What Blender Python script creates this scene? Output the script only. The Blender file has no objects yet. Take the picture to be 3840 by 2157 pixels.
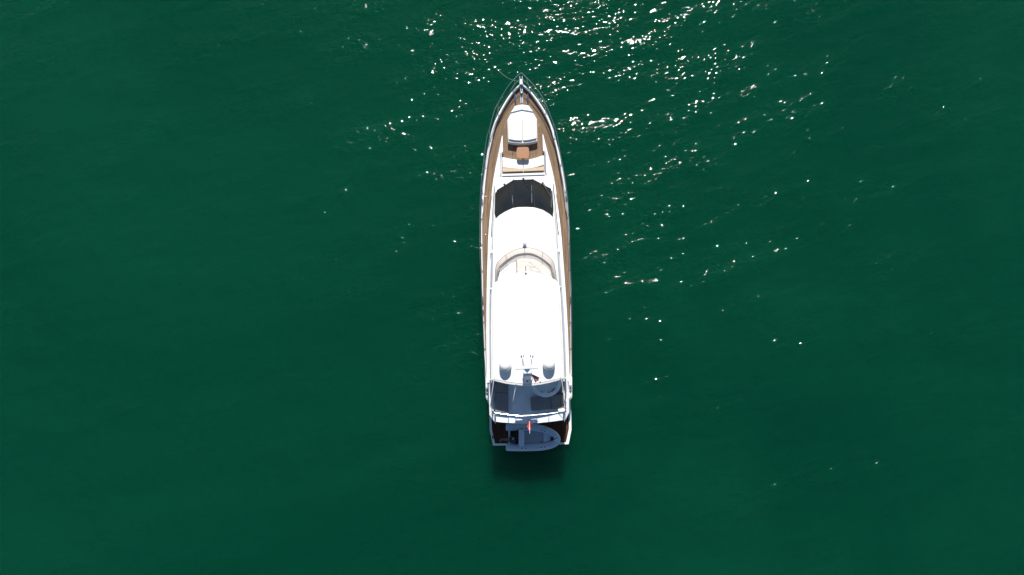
import bpy, bmesh, math, random
import numpy as np
from mathutils import Vector, Matrix
random.seed(4)
R_ = math.radians
S = bpy.context.scene

# ------------------------------------------------------------------ camera, world, sun, exposure
CAM_H, PITCH, ROLL = 44.0, R_(6.0), R_(2.15)
cam_d = bpy.data.cameras.new('camera'); cam = bpy.data.objects.new('camera', cam_d)
S.collection.objects.link(cam); S.camera = cam
cam_d.lens = 24.0; cam_d.sensor_width = 36.0; cam_d.clip_start = 0.5; cam_d.clip_end = 8000
CAM_R = Matrix.Rotation(ROLL, 3, 'Y') @ Matrix.Rotation(PITCH, 3, 'X')
cam.matrix_world = Matrix.Translation((0, 0, CAM_H)) @ CAM_R.to_4x4()

SUN_EL, SUN_AZ = R_(46.3), R_(2.0)          # azimuth measured from +Y towards +X
w = bpy.data.worlds.new('World'); S.world = w; w.use_nodes = True
nt = w.node_tree
sky = nt.nodes.new('ShaderNodeTexSky'); sky.sky_type = 'NISHITA'; sky.sun_disc = False
sky.dust_density = 0.3; sky.ozone_density = 3.0; sky.air_density = 1.0; sky.sun_elevation = SUN_EL; sky.sun_rotation = SUN_AZ
bg = nt.nodes['Background']; bg.inputs['Strength'].default_value = 0.067
nt.links.new(sky.outputs[0], bg.inputs[0])
sl = bpy.data.lights.new('sun', 'SUN'); sl.energy = 5.0; sl.angle = R_(0.53); sl.color = (1.0, 0.965, 0.91)
so = bpy.data.objects.new('sun', sl); S.collection.objects.link(so)
sdir = Vector((math.cos(SUN_EL)*math.sin(SUN_AZ), math.cos(SUN_EL)*math.cos(SUN_AZ), math.sin(SUN_EL)))
so.rotation_euler = sdir.to_track_quat('Z', 'Y').to_euler(); so.location = sdir*60
S.cycles.blur_glossy = 0.0
S.view_settings.view_transform = 'Standard'; S.view_settings.look = 'None'
S.view_settings.exposure = 0.3; S.view_settings.gamma = 1

# ------------------------------------------------------------------ measuring frame of the yacht
F = 2560.0
def world_at(px, py, z):
    d = CAM_R @ Vector(((px-1920)/F, (1078.5-py)/F, -1.0))
    return Vector((0, 0, CAM_H)) + d*((z-CAM_H)/d.z)
HEAD = R_(1.29)
def fit():
    s = [((1951,315),(1960,315),3.0),((1850,497),(2069,497),2.5),((1830,1112),(2117,1112),2.2),
         ((1807,1112),(2143.8,1112),2.4),((1820,1410),(2145.3,1410),2.3),((1843,1068.6),(2095.5,1065),6.3),
         ((1838,1426),(2119.6,1421),6.3),((1848.5,1671.7),(2132.6,1666.5),.55),((1853.6,826.6),(2078,820.5),4.3)]
    c = [(world_at(*a, z)+world_at(*b, z))/2 for a, b, z in s]
    k, x0 = np.polyfit([p.y for p in c], [p.x for p in c], 1)
    return k, x0
K_, X0_ = fit()
HEAD = -math.atan(K_)
ORG = Vector((X0_, 0, 0))
RB = Matrix.Rotation(HEAD, 3, 'Z'); RBI = RB.transposed()
def B(px, py, z=0.0):
    """point of the yacht (across, along, up) measured on the photograph at a known height"""
    return RBI @ (world_at(px, py, z) - ORG)
def VV(py, z=2.4): return B(1975, py, z).y

# ------------------------------------------------------------------ materials
MATS = {}
def mat(name, col, rough=0.5, metal=0.0, var=0.0, scale=3.0, bump=0.0, bscale=60.0, coat=0.0, spec=0.5, stretch=(1, 1, 1)):
    m = bpy.data.materials.new(name); m.use_nodes = True; n = m.node_tree; b = n.nodes['Principled BSDF']
    b.inputs['Base Color'].default_value = (*col, 1); b.inputs['Roughness'].default_value = rough
    b.inputs['Metallic'].default_value = metal; b.inputs['Coat Weight'].default_value = coat
    b.inputs['Specular IOR Level'].default_value = spec
    tc = n.nodes.new('ShaderNodeTexCoord'); mp = n.nodes.new('ShaderNodeMapping')
    mp.inputs['Scale'].default_value = stretch; n.links.new(tc.outputs['Object'], mp.inputs[0])
    if var > 0:
        no = n.nodes.new('ShaderNodeTexNoise'); no.inputs['Scale'].default_value = scale; no.inputs['Detail'].default_value = 6
        n.links.new(mp.outputs[0], no.inputs['Vector'])
        cr = n.nodes.new('ShaderNodeValToRGB')
        cr.color_ramp.elements[0].position = .3; cr.color_ramp.elements[1].position = .7
        cr.color_ramp.elements[0].color = (*[c*(1-var) for c in col], 1)
        cr.color_ramp.elements[1].color = (*[min(1, c*(1+var*.5)) for c in col], 1)
        n.links.new(no.outputs['Fac'], cr.inputs[0]); n.links.new(cr.outputs[0], b.inputs['Base Color'])
    if bump > 0:
        n2 = n.nodes.new('ShaderNodeTexNoise'); n2.inputs['Scale'].default_value = bscale
        n.links.new(mp.outputs[0], n2.inputs['Vector'])
        bp = n.nodes.new('ShaderNodeBump'); bp.inputs['Strength'].default_value = 1; bp.inputs['Distance'].default_value = bump
        n.links.new(n2.outputs['Fac'], bp.inputs['Height']); n.links.new(bp.outputs[0], b.inputs['Normal'])
    MATS[name] = m; return m
mat('gelcoat', (.80, .80, .79), .28, var=.05, scale=1.2, coat=.3)
mat('gelcoat_matt', (.70, .78, .83), .55, var=.08, scale=2.5)
mat('gelcoat_cream', (.74, .70, .62), .4, var=.05)
mat('cushion_white', (.80, .78, .73), .8, var=.05, scale=4, bump=.012, bscale=6)
mat('cushion_tan', (.41, .31, .22), .7, var=.10, scale=5, bump=.01, bscale=9)
mat('cover_cream', (.66, .62, .56), .85, var=.08, scale=3, bump=.06, bscale=2.6)
mat('cushion_grey', (.20, .205, .21), .85, var=.10, scale=8, bump=.006, bscale=20)
mat('table_wood', (.38, .185, .09), .35, var=.12, scale=5, stretch=(1, 9, 1), coat=.3)
mat('steel', (.62, .64, .66), .16, metal=1)
mat('steel_dull', (.36, .40, .44), .38, metal=1)
mat('aluminium_paint', (.68, .69, .70), .4)
mat('black_plastic', (.012, .013, .016), .35)
mat('black_rubber', (.02, .02, .022), .7)
mat('dark_glass', (.009, .0095, .0105), .12, var=.30, scale=1.4, spec=.35)
mat('glass_frame', (.004, .004, .005), .3)
mat('grey_seal', (.14, .15, .17), .5)
mat('gutter_beige', (.50, .46, .38), .5)
mat('tender_tube', (.46, .58, .70), .55, var=.06, scale=4)
mat('tender_shell', (.62, .70, .76), .5, var=.08, scale=6)
mat('tender_floor', (.46, .50, .52), .7, var=.15, scale=12)
mat('tender_seat', (.62, .70, .76), .7)
mat('cowling_navy', (.008, .012, .03), .25, coat=.6)
mat('rope', (.26, .27, .22), .9)
mat('rope_dark', (.02, .02, .03), .9)
mat('flag_red', (.62, .018, .02), .75)
mat('flag_white', (.78, .76, .74), .75)
mat('pennant_maroon', (.26, .05, .06), .8)
mat('pennant_pink', (.62, .36, .36), .8)
mat('antifoul', (.02, .04, .09), .6)
mat('shade_blue', (.05, .09, .2), .5)

def teak(name, c1, c2, caulk, width):
    m = bpy.data.materials.new(name); m.use_nodes = True; n = m.node_tree; b = n.nodes['Principled BSDF']
    L = n.links; uv = n.nodes.new('ShaderNodeUVMap'); uv.uv_map = 'planks'
    sx = n.nodes.new('ShaderNodeSeparateXYZ'); L.new(uv.outputs[0], sx.inputs[0])
    def mth(op, a, bb=None, **k):
        x = n.nodes.new('ShaderNodeMath'); x.operation = op
        if hasattr(a, 'links'): L.new(a, x.inputs[0])
        else: x.inputs[0].default_value = a
        if bb is not None:
            if hasattr(bb, 'links'): L.new(bb, x.inputs[1])
            else: x.inputs[1].default_value = bb
        return x.outputs[0]
    q = mth('DIVIDE', sx.outputs[0], width)
    idx = mth('FLOOR', q); fr = mth('FRACT', q)
    # plank tone: random per plank and per length of plank
    wn = n.nodes.new('ShaderNodeTexWhiteNoise'); wn.noise_dimensions = '2D'
    off = n.nodes.new('ShaderNodeTexWhiteNoise'); off.noise_dimensions = '1D'; L.new(idx, off.inputs['W'])
    seg = mth('FLOOR', mth('ADD', mth('MULTIPLY', sx.outputs[1], .45), mth('MULTIPLY', off.outputs[0], 3.0)))
    cb = n.nodes.new('ShaderNodeCombineXYZ'); L.new(idx, cb.inputs[0]); L.new(seg, cb.inputs[1]); L.new(cb.outputs[0], wn.inputs['Vector'])
    no = n.nodes.new('ShaderNodeTexNoise'); no.inputs['Scale'].default_value = 1; no.inputs['Detail'].default_value = 5
    mp = n.nodes.new('ShaderNodeMapping'); mp.inputs['Scale'].default_value = (11, .55, 1); L.new(uv.outputs[0], mp.inputs[0]); L.new(mp.outputs[0], no.inputs['Vector'])
    fac = mth('ADD', mth('MULTIPLY', wn.outputs[0], .35), mth('MULTIPLY', no.outputs['Fac'], .75))
    cr = n.nodes.new('ShaderNodeValToRGB'); cr.color_ramp.elements[0].position = .25; cr.color_ramp.elements[1].position = .85
    cr.color_ramp.elements[0].color = (*c1, 1); cr.color_ramp.elements[1].color = (*c2, 1); L.new(fac, cr.inputs[0])
    mx = n.nodes.new('ShaderNodeMix'); mx.data_type = 'RGBA'
    L.new(mth('LESS_THAN', fr, caulk), mx.inputs['Factor']); L.new(cr.outputs[0], mx.inputs['A']); mx.inputs['B'].default_value = (.022, .017, .014, 1)
    L.new(mx.outputs['Result'], b.inputs['Base Color']); b.inputs['Roughness'].default_value = .75
    b.inputs['Specular IOR Level'].default_value = .25
    MATS[name] = m
teak('teak', (.150, .096, .055), (.310, .210, .132), .17, .065)
teak('teak_shaded', (.035, .014, .006), (.11, .048, .020), .10, .08)  # swim platform teak, its shade darkened into the plank colours

def tinted_pane():
    m = bpy.data.materials.new('tinted_pane'); m.use_nodes = True; n = m.node_tree; L = n.links
    for x in list(n.nodes): n.nodes.remove(x)
    o = n.nodes.new('ShaderNodeOutputMaterial'); t = n.nodes.new('ShaderNodeBsdfTransparent'); t.inputs[0].default_value = (.88, .84, .82, 1)
    d = n.nodes.new('ShaderNodeBsdfDiffuse'); d.inputs[0].default_value = (.72, .65, .62, 1)
    g = n.nodes.new('ShaderNodeBsdfGlossy'); g.inputs['Roughness'].default_value = .05
    a = n.nodes.new('ShaderNodeMixShader'); a.inputs[0].default_value = .45; L.new(t.outputs[0], a.inputs[1]); L.new(d.outputs[0], a.inputs[2])
    c = n.nodes.new('ShaderNodeMixShader'); c.inputs[0].default_value = .05; L.new(a.outputs[0], c.inputs[1]); L.new(g.outputs[0], c.inputs[2])
    L.new(c.outputs[0], o.inputs[0]); MATS['tinted_pane'] = m
tinted_pane()

def water_mat():
    m = bpy.data.materials.new('sea_water'); m.use_nodes = True; n = m.node_tree; L = n.links; b = n.nodes['Principled BSDF']
    tc = n.nodes.new('ShaderNodeTexCoord')
    def noise(sx, sy, rot, scale, detail=2, rough=.5, dist=0.0, w=0):
        mp = n.nodes.new('ShaderNodeMapping'); mp.vector_type = 'TEXTURE'
        mp.inputs['Rotation'].default_value = (0, 0, R_(rot)); mp.inputs['Scale'].default_value = (1/sx, 1/sy, 1)
        mp.inputs['Location'].default_value = (w*3.7, w*9.1, 0)
        L.new(tc.outputs['Object'], mp.inputs[0])
        x = n.nodes.new('ShaderNodeTexNoise'); x.noise_dimensions = '2D'
        x.inputs['Scale'].default_value = scale; x.inputs['Detail'].default_value = detail
        x.inputs['Roughness'].default_value = rough; x.inputs['Distortion'].default_value = dist
        L.new(mp.outputs[0], x.inputs['Vector']); return x.outputs['Fac']
    def mul(a, v):
        x = n.nodes.new('ShaderNodeMath'); x.operation = 'MULTIPLY'; L.new(a, x.inputs[0])
        if hasattr(v, 'links'): L.new(v, x.inputs[1])
        else: x.inputs[1].default_value = v
        return x.outputs[0]
    def add(a, c):
        x = n.nodes.new('ShaderNodeMath'); x.operation = 'ADD'; L.new(a, x.inputs[0]); L.new(c, x.inputs[1]); return x.outputs[0]
    swell = noise(.40, 1.0, 13, .55, 1, .5, .3)          # long low crests running to the upper right
    chop = noise(.55, 1.0, 18, 1.05, 1, .5, .4, 1)
    rip = noise(.6, 1.0, 14, 4.3, 1, .5, .5, 2)
    patch = noise(.35, 1.0, 20, .42, 2, .5, 0, 3)
    gust = n.nodes.new('ShaderNodeMapRange'); L.new(patch, gust.inputs[0])
    gust.inputs[1].default_value = .35; gust.inputs[2].default_value = .68; gust.inputs[3].default_value = .50; gust.inputs[4].default_value = 1.30
    h = add(mul(swell, W_SWELL), mul(add(mul(chop, W_CHOP), mul(rip, W_RIP)), gust.outputs[0]))
    bp = n.nodes.new('ShaderNodeBump'); bp.inputs['Strength'].default_value = 1; bp.inputs['Distance'].default_value = 1
    L.new(h, bp.inputs['Height'])
    # suspended algae and silt: patches of slightly different green
    hue = noise(1, 1, 0, .024, 4, .55, .6, 5)
    cr = n.nodes.new('ShaderNodeValToRGB'); cr.color_ramp.elements[0].position = .3; cr.color_ramp.elements[1].position = .7
    cr.color_ramp.elements[0].color = (*W_C1, 1); cr.color_ramp.elements[1].color = (*W_C2, 1)
    L.new(hue, cr.inputs[0]); L.new(cr.outputs[0], b.inputs['Base Color'])
    b.inputs['Subsurface Weight'].default_value = 1; b.inputs['Subsurface Radius'].default_value = (1, 1, 1)
    b.inputs['Subsurface Scale'].default_value = W_SSS; b.subsurface_method = 'RANDOM_WALK'
    b.inputs['IOR'].default_value = 1.333; b.inputs['Roughness'].default_value = .046; b.inputs['Specular IOR Level'].default_value = .4
    L.new(bp.outputs[0], b.inputs['Normal'])
    MATS['sea_water'] = m
W_SWELL, W_CHOP, W_RIP = .12, .110, .043
W_C1, W_C2, W_SSS = (.0001, .039, .0180), (.0014, .057, .0250), 20.0
water_mat()

# ------------------------------------------------------------------ mesh building
OFF = {}
class MB:
    def __init__(s): s.v = []; s.f = []; s.uv = []
    def add(s, vs, fs, uvs=None):
        o = len(s.v); s.v += [Vector(p) for p in vs]; s.f += [tuple(i+o for i in f) for f in fs]
        s.uv += list(uvs) if uvs else [(p[0], p[1]) for p in vs]; return s
    def box(s, c, d, rz=0.0, ry=0.0, rx=0.0):
        M = Matrix.Rotation(rz, 3, 'Z') @ Matrix.Rotation(ry, 3, 'Y') @ Matrix.Rotation(rx, 3, 'X')
        vs = [Vector(c) + M @ Vector((sx*d[0]/2, sy*d[1]/2, sz*d[2]/2)) for sx in (-1, 1) for sy in (-1, 1) for sz in (-1, 1)]
        return s.add(vs, [(0,1,3,2),(4,6,7,5),(0,4,5,1),(2,3,7,6),(0,2,6,4),(1,5,7,3)])
    def prism(s, poly, z0, z1):
        f0 = z0 if callable(z0) else (lambda u, v: z0); f1 = z1 if callable(z1) else (lambda u, v: z1)
        n = len(poly)
        vs = [(p[0], p[1], f0(p[0], p[1])) for p in poly] + [(p[0], p[1], f1(p[0], p[1])) for p in poly]
        return s.add(vs, [tuple(range(n-1, -1, -1)), tuple(range(n, 2*n))] + [(i, (i+1) % n, n+(i+1) % n, n+i) for i in range(n)])
    def loft(s, rows, uvs=None, close=False, caps=False):
        m = len(rows[0]); vs = [p for r in rows for p in r]; fs = []
        for i in range(len(rows)-1):
            for j in range(m if close else m-1):
                k = (j+1) % m; fs.append((i*m+j, i*m+k, (i+1)*m+k, (i+1)*m+j))
        if caps: fs += [tuple(range(m-1, -1, -1)), tuple((len(rows)-1)*m+j for j in range(m))]
        return s.add(vs, fs, uvs)
    def tube(s, pts, r, n=8, taper=None, caps=True):
        pts = [Vector(p) for p in pts]; rows = []; up = None
        for i, p in enumerate(pts):
            t = (pts[min(i+1, len(pts)-1)] - pts[max(i-1, 0)]).normalized()
            if up is None: up = Vector((0, 0, 1)) if abs(t.z) < .9 else Vector((1, 0, 0))
            a = t.cross(up).normalized(); b = a.cross(t).normalized(); up = b
            rr = taper[i] if taper else r
            rows.append([p + a*math.cos(2*math.pi*k/n)*rr + b*math.sin(2*math.pi*k/n)*rr for k in range(n)])
        return s.loft(rows, close=True, caps=caps)
    def lathe(s, prof, c, n=28, tilt=None):
        c = Vector(c); M = tilt or Matrix.Identity(3)
        rows = [[c + M @ Vector((r*math.cos(2*math.pi*k/n), r*math.sin(2*math.pi*k/n), z)) for k in range(n)] for r, z in prof]
        return s.loft(rows, close=True, caps=True)
    def build(s, name, m, parent=None, bevel=0.0, smooth=True, seg=2, angle=35, solid=0.0):
        me = bpy.data.meshes.new(name); off = OFF.get(parent.name, Vector()) if parent else Vector()
        me.from_pydata([v - off for v in s.v], [], s.f)
        uvl = me.uv_layers.new(name='planks')
        for l in me.loops: uvl.data[l.index].uv = s.uv[l.vertex_index]
        bm = bmesh.new(); bm.from_mesh(me); bmesh.ops.recalc_face_normals(bm, faces=bm.faces)
        big = [f for f in bm.faces if len(f.verts) > 4]
        if big: bmesh.ops.triangulate(bm, faces=big) if not bevel else None
        bm.to_mesh(me); bm.free()
        me.materials.append(MATS[m])
        o = bpy.data.objects.new(name, me); S.collection.objects.link(o)
        if smooth:
            me.shade_smooth(); me.set_sharp_from_angle(angle=R_(angle))
        if solid:
            d = o.modifiers.new('thickness', 'SOLIDIFY'); d.thickness = solid; d.offset = 0
        if bevel:
            d = o.modifiers.new('bevel', 'BEVEL'); d.width = bevel; d.segments = seg; d.limit_method = 'ANGLE'; d.angle_limit = R_(40)
            d.harden_normals = False
        if parent:
            o.parent = parent; OFF[o.name] = off
        return o
def tag(o, label, cat, group=None):
    o['label'] = label; o['category'] = cat
    if group: o['group'] = group
    return o
def thing(name, label, cat, at, group=None):
    """an Empty at the thing's base; `at` is in the yacht's own frame"""
    e = bpy.data.objects.new(name, None); S.collection.objects.link(e)
    e.location = ORG + RB @ Vector(at); e.rotation_euler = (0, 0, HEAD); e.empty_display_size = .3
    OFF[e.name] = Vector(at); return tag(e, label, cat, group)
def spline(pts, n=6, closed=False):
    P = [Vector(p) for p in pts]; out = []; N = len(P)
    for i in range(N if closed else N-1):
        if closed: p0, p1, p2, p3 = P[i-1], P[i], P[(i+1) % N], P[(i+2) % N]
        else: p0, p1, p2, p3 = P[max(i-1, 0)], P[i], P[i+1], P[min(i+2, N-1)]
        for k in range(n):
            t = k/n
            out.append(.5*((2*p1)+(p2-p0)*t+(2*p0-5*p1+4*p2-p3)*t*t+(3*p1-3*p2+p3-p0)*t**3))
    if not closed: out.append(P[-1])
    return out
def pb(pts, z): return [B(x, y, z) for x, y in pts]
def rounded(poly, r, n=4):
    P = [Vector((p[0], p[1])) for p in poly]; out = []
    for i in range(len(P)):
        a, b, c = P[i-1], P[i], P[(i+1) % len(P)]
        rr = min(r, (a-b).length*.45, (c-b).length*.45)
        p, q = b+(a-b).normalized()*rr, b+(c-b).normalized()*rr
        for k in range(n+1):
            t = k/n; out.append((1-t)**2*p + 2*t*(1-t)*b + t*t*q)
    return out

# ------------------------------------------------------------------ water
def water():
    me = bpy.data.meshes.new('sea_water'); n = 3000
    me.from_pydata([(-n, -n, 0), (n, -n, 0), (n, n, 0), (-n, n, 0)], [], [(0, 1, 2, 3)])
    o = bpy.data.objects.new('sea_water', me); S.collection.objects.link(o); me.materials.append(MATS['sea_water'])
    o['kind'] = 'structure'; o['label'] = 'deep green sea with small ripples and sun glitter'
water()

# ------------------------------------------------------------------ yacht: measured outlines
def zc(v): return 2.32 + .78*max(0.0, (v-.5)/16.4)**2          # bulwark cap height along the boat
def zd(v): return zc(v) - .26                                 # deck height
CAP_L = [(1951,314.8),(1938,326),(1915.8,346.7),(1893.4,379.5),(1870.9,419.3),(1855.4,453.8),(1843,498.7),(1839.8,526.6),(1824.3,592.3),(1817.4,632),(1810.5,696),(1807.9,735),(1803.5,786.8),(1801.8,847),(1801.8,887),(1802.7,973.6),(1805,1042.7),(1807,1111.8),(1811,1221),(1814.8,1307),(1820.8,1419.6),(1822,1485)]
CAP_R = [(1960,314.8),(1979.7,333),(2004,360.6),(2029.8,396.8),(2048.8,428),(2071,471),(2080,498.7),(2097,560),(2105.8,614.7),(2114.5,658),(2123,713),(2126.6,752),(2131,812.7),(2134.3,888.7),(2137,973.6),(2140,1042.7),(2143.8,1111.8),(2145,1230),(2145.3,1411),(2145.5,1481.7)]
INN_L = [(1951,324),(1926,346.7),(1902,384.7),(1872.6,429.7),(1860.5,462.5),(1851,498.7),(1843.3,531.8),(1833,590.6),(1826,635.5),(1819,704.6),(1812,769.6),(1808.7,830),(1807.9,888.7),(1810,1008),(1812,1111.8),(1814.8,1151.8),(1818,1238),(1820.8,1307),(1824.3,1393.6),(1827,1470)]
INN_R = [(1960,326),(1991.8,353.6),(2017.7,386.5),(2042,424.5),(2059,466),(2069.6,498.7),(2074.7,514.5),(2088.6,566),(2099,618),(2109,678.6),(2115,728.7),(2123,786.8),(2129,864.6),(2132.6,991),(2136,1077),(2138,1150),(2139.6,1238),(2140.5,1376),(2141,1470)]
TK_L = [(1884.7,504),(1877.8,540.5),(1869,583.6),(1860.5,625),(1853.6,670),(1846.7,722),(1839.8,804),(1835.5,881.8),(1833.8,956),(1831,1025.5),(1830,1111.8),(1830,1240),(1831,1341.8),(1833,1407),(1833,1500)]
TK_R = [(2035,502.5),(2043.7,540.5),(2054,587),(2066,632),(2077,678.6),(2084,727),(2093,786.8),(2099,847),(2103,888.7),(2105.8,939),(2111,1025.5),(2117,1111.8),(2119.7,1152),(2124,1221),(2128,1333),(2131,1402),(2132,1500)]
def prof(Lp, Rp, zf):
    def conv(l):
        a = []
        for x, y in l:
            v = VV(y); v = B(x, y, zf(v)).y; p = B(x, y, zf(v)); a.append((p.y, p.x))
        a.sort(); return np.array(a)
    A, C = conv(Lp), conv(Rp)
    def f(v): return float((np.interp(v, C[:, 0], C[:, 1]) - np.interp(v, A[:, 0], A[:, 1]))/2)
    return f, max(A[-1, 0], C[-1, 0])
capO, BOW = prof(CAP_L, CAP_R, zc)
capI, _ = prof(INN_L, INN_R, zd)
tkI, _ = prof(TK_L, TK_R, zd)
STERN = VV(1485, 2.3)

yacht = thing('motor_yacht', 'long white motor yacht with teak side decks, dark windscreen and white hardtop', 'yacht', (0, 0, 0))

# hull shell: sheer, rubbing strake, chine, waterline, keel
def hull():
    N = 64; m = MB(); rows = []
    lev = [(0.0, 1.0, 0, .0), (-.10, 1.003, 0, .0), (-.16, 1.006, 0, 0), (-.22, .995, .05, 0), (-1.0, .945, .65, .10), (-1.7, .90, 1.2, .25), (None, .84, 1.75, .45), (-99, .70, 2.5, .8)]
    for i in range(N+1):
        s = i/N; s = 1-(1-s)**1.6
        L, Rr = [], []
        for dz, k, rake, _ in lev:
            vt = STERN + s*(BOW-STERN); v = STERN + s*(BOW-rake-STERN)
            t = s**5
            kk = k*(1-t)+t*max(.05, k-(1-k)*1.5)
            hw = max(.012, capO(vt)*kk)
            z = {None: .02}.get(dz, -.7 if dz == -99 else zc(vt)+(dz or 0)) if dz is None or dz == -99 else zc(vt)+dz
            L.append(Vector((-hw, v, z))); Rr.append(Vector((hw, v, z)))
        rows.append(L[::-1] + [] if False else L + Rr[::-1])
    m.loft(rows)
    m.add(rows[0], [tuple(range(len(rows[0])))])
    return m.build('hull', 'gelcoat', yacht)
hull_o = hull()
# long dark hull ports, following the shell
for sg in (-1, 1):
    for v0_, v1_ in ((9.2, 10.6), (4.2, 7.0), (.2, 2.6)):
        rows_ = []
        for k in range(9):
            v = v0_+(v1_-v0_)*k/8; e = .17*min(1, 3.2*min(k/8, 1-k/8)+.25)
            s_ = (v-STERN)/(BOW-STERN); rw = []
            for z_ in (zc(v)-.98-e, zc(v)-.98+e):
                q_ = (zc(v)-.22-z_)/.78; rake = .05+.60*q_; kk = .995-.05*q_
                vt = STERN+(v-STERN)/(BOW-rake-STERN)*(BOW-STERN)
                rw.append((sg*(capO(vt)*kk+.006), v, z_))
            rows_.append(rw)
        MB().loft(rows_).build('hull_window', 'dark_glass', yacht, solid=.012)
# bulwark: cap with rounded shoulders and an inner face down to the deck
def bulwark():
    m = MB()
    for sgn in (-1, 1):
        rows = []
        for i in range(90):
            s = i/89; v = VV(1412, 2.3) + (1-(1-s)**1.5)*(BOW-.03-VV(1412, 2.3))
            o = capO(v)+.01; c = max(min(capI(v)-(.02 if v > 9 else 0), o-(.14 if v > 9 else .10)), .012); z = zc(v)
            rows.append([Vector((sgn*x, v, zz)) for x, zz in ((o*1.0, z-.05), (o-.006, z+.012), (o-.03, z+.03), (c+.03, z+.03), (c+.006, z+.012), (c, z-.03), (c, zd(v)-.02))])
        m.loft(rows)
    return m.build('bulwark', 'gelcoat', yacht, angle=50)
bulwark()
def deck():
    m = MB(); rows = []; uvs = []; v0 = VV(1412, 2.1); n = 12
    for i in range(80):
        v = v0 + (i/79)*(BOW-.12-v0); c = max(.02, capI(v)+.01)
        for j in range(n+1):
            u = -c + 2*c*j/n; uvs.append((c-abs(u)+ .03, v))
        rows.append([Vector((-c+2*c*j/n, v, zd(v)+.03*(1-((2*j/n)-1)**2))) for j in range(n+1)])
    m.loft(rows, uvs)
    return m.build('side_deck', 'teak', yacht)
deck()
# after ends of the side decks: white mooring quarters with chamfered corners
def quarter(pts, low, sgn, bol):
    q = MB().prism([p for p in pb(pts, 2.34)], .9, 2.35)
    o = q.build('mooring_quarter', 'gelcoat', yacht, bevel=.03)
    a, b = B(*pts[-2], 2.34), B(*pts[-3], 2.34)
    c, d = B(*low[0], .75), B(*low[1], .75)
    MB().loft([[(a.x, a.y, 2.28), (b.x, b.y, 2.28)], [((a.x+c.x)/2, (a.y+c.y)/2-.05, 1.6), ((b.x+d.x)/2, (b.y+d.y)/2-.05, 1.6)], [(c.x, c.y, .5), (d.x, d.y, .5)]]).build('stern_fairing', 'gelcoat', yacht, solid=.04)
    p = B(*bol, 2.37); f = MB()
    f.box((p.x, p.y, 2.362), (.15, .42, .02))
    for k in (-.12, .12): f.lathe([(.035, 0), (.035, .1), (.05, .12), (.03, .14)], (p.x, p.y+k, 2.37), 12)
    f.build('bollard', 'steel_dull', yacht, bevel=.006)
quarter([(1820.6,1408),(1833.5,1408),(1833.5,1500.7),(1822,1485),(1821,1450)], [(1826,1496),(1834,1518)], -1, (1827,1466))
quarter([(2145.6,1404),(2131,1404),(2132.5,1498),(2145.5,1482),(2145.6,1440)], [(2142,1492),(2134,1516)], 1, (2139,1457))
for p in ((1829,1424), (2135.5,1414)):                      # tan padded steps where the teak ends
    q = B(*p, 2.4); MB().box((q.x, q.y, 2.37), (.16, .40, .03)).build('step_pad', 'cover_cream', yacht, bevel=.01)

# ------------------------------------------------------------------ foredeck trunk round the lounge well
def ztr(u, v): return 2.82 + .18*min(1, max(0, (VV(520, 2.9)-v)/(VV(520, 2.9)-VV(700, 3)))) + .02
def sym(pts, z):
    """outline given for the port side as pixels, mirrored"""
    a = pb(pts, z); return [Vector((p.x, p.y, 0)) for p in a]
tl = [(tkI(v), v) for v in [VV(y, 2.7) for y in (508, 540, 583, 625, 670, 705)]]
inn = [(B(1886.5, y, 2.7), B(2034.5, y, 2.7)) for y in (508, 568)]
wu = (B(2034.5, 540, 2.7).x - B(1885.5, 540, 2.7).x)/2      # half width of the well
wv0, wv1, wv2 = VV(508, 2.7), VV(570, 2.8), VV(655, 2.9)
wu2 = (B(2042.5, 610, 2.9).x - B(1882.5, 610, 2.9).x)/2
vfr = VV(733, 3.0)
poly = [(-u, v) for u, v in tl] + [(-tkI(vfr), vfr), (tkI(vfr), vfr)] + [(u, v) for u, v in tl[::-1]]
poly += [(wu, wv0), (wu, wv1), (wu2, wv1), (wu2, wv2), (-wu2, wv2), (-wu2, wv1), (-wu, wv1), (-wu, wv0)]
MB().prism(poly, lambda u, v: zd(v)-.05, ztr).build('foredeck_coaming', 'gelcoat', yacht, bevel=.025)
m = MB().add([(-wu2, wv2, zd(wv1)+.05), (wu2, wv2, zd(wv1)+.05), (wu2, wv1, zd(wv1)+.05), (wu, wv1, zd(wv1)+.05), (wu, VV(430, 2.7), zd(wv0)+.05), (-wu, VV(430, 2.7), zd(wv0)+.05), (-wu, wv1, zd(wv1)+.05), (-wu2, wv1, zd(wv1)+.05)], [(0, 1, 2, 7), (3, 4, 5, 6)])
# the well's teak stays inside the deck's outline
wz = zd(wv1)+.04
wt = [(-wu, VV(480, 2.7)), (-wu+.02, wv1), (-wu2, wv1), (-wu2, wv2), (wu2, wv2), (wu2, wv1), (wu-.02, wv1), (wu, VV(480, 2.7)), (.95, VV(470, 2.7)), (-.95, VV(470, 2.7))]
MB().prism(wt, wz-.03, wz).build('lounge_well_deck', 'teak', yacht, smooth=False)

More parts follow.
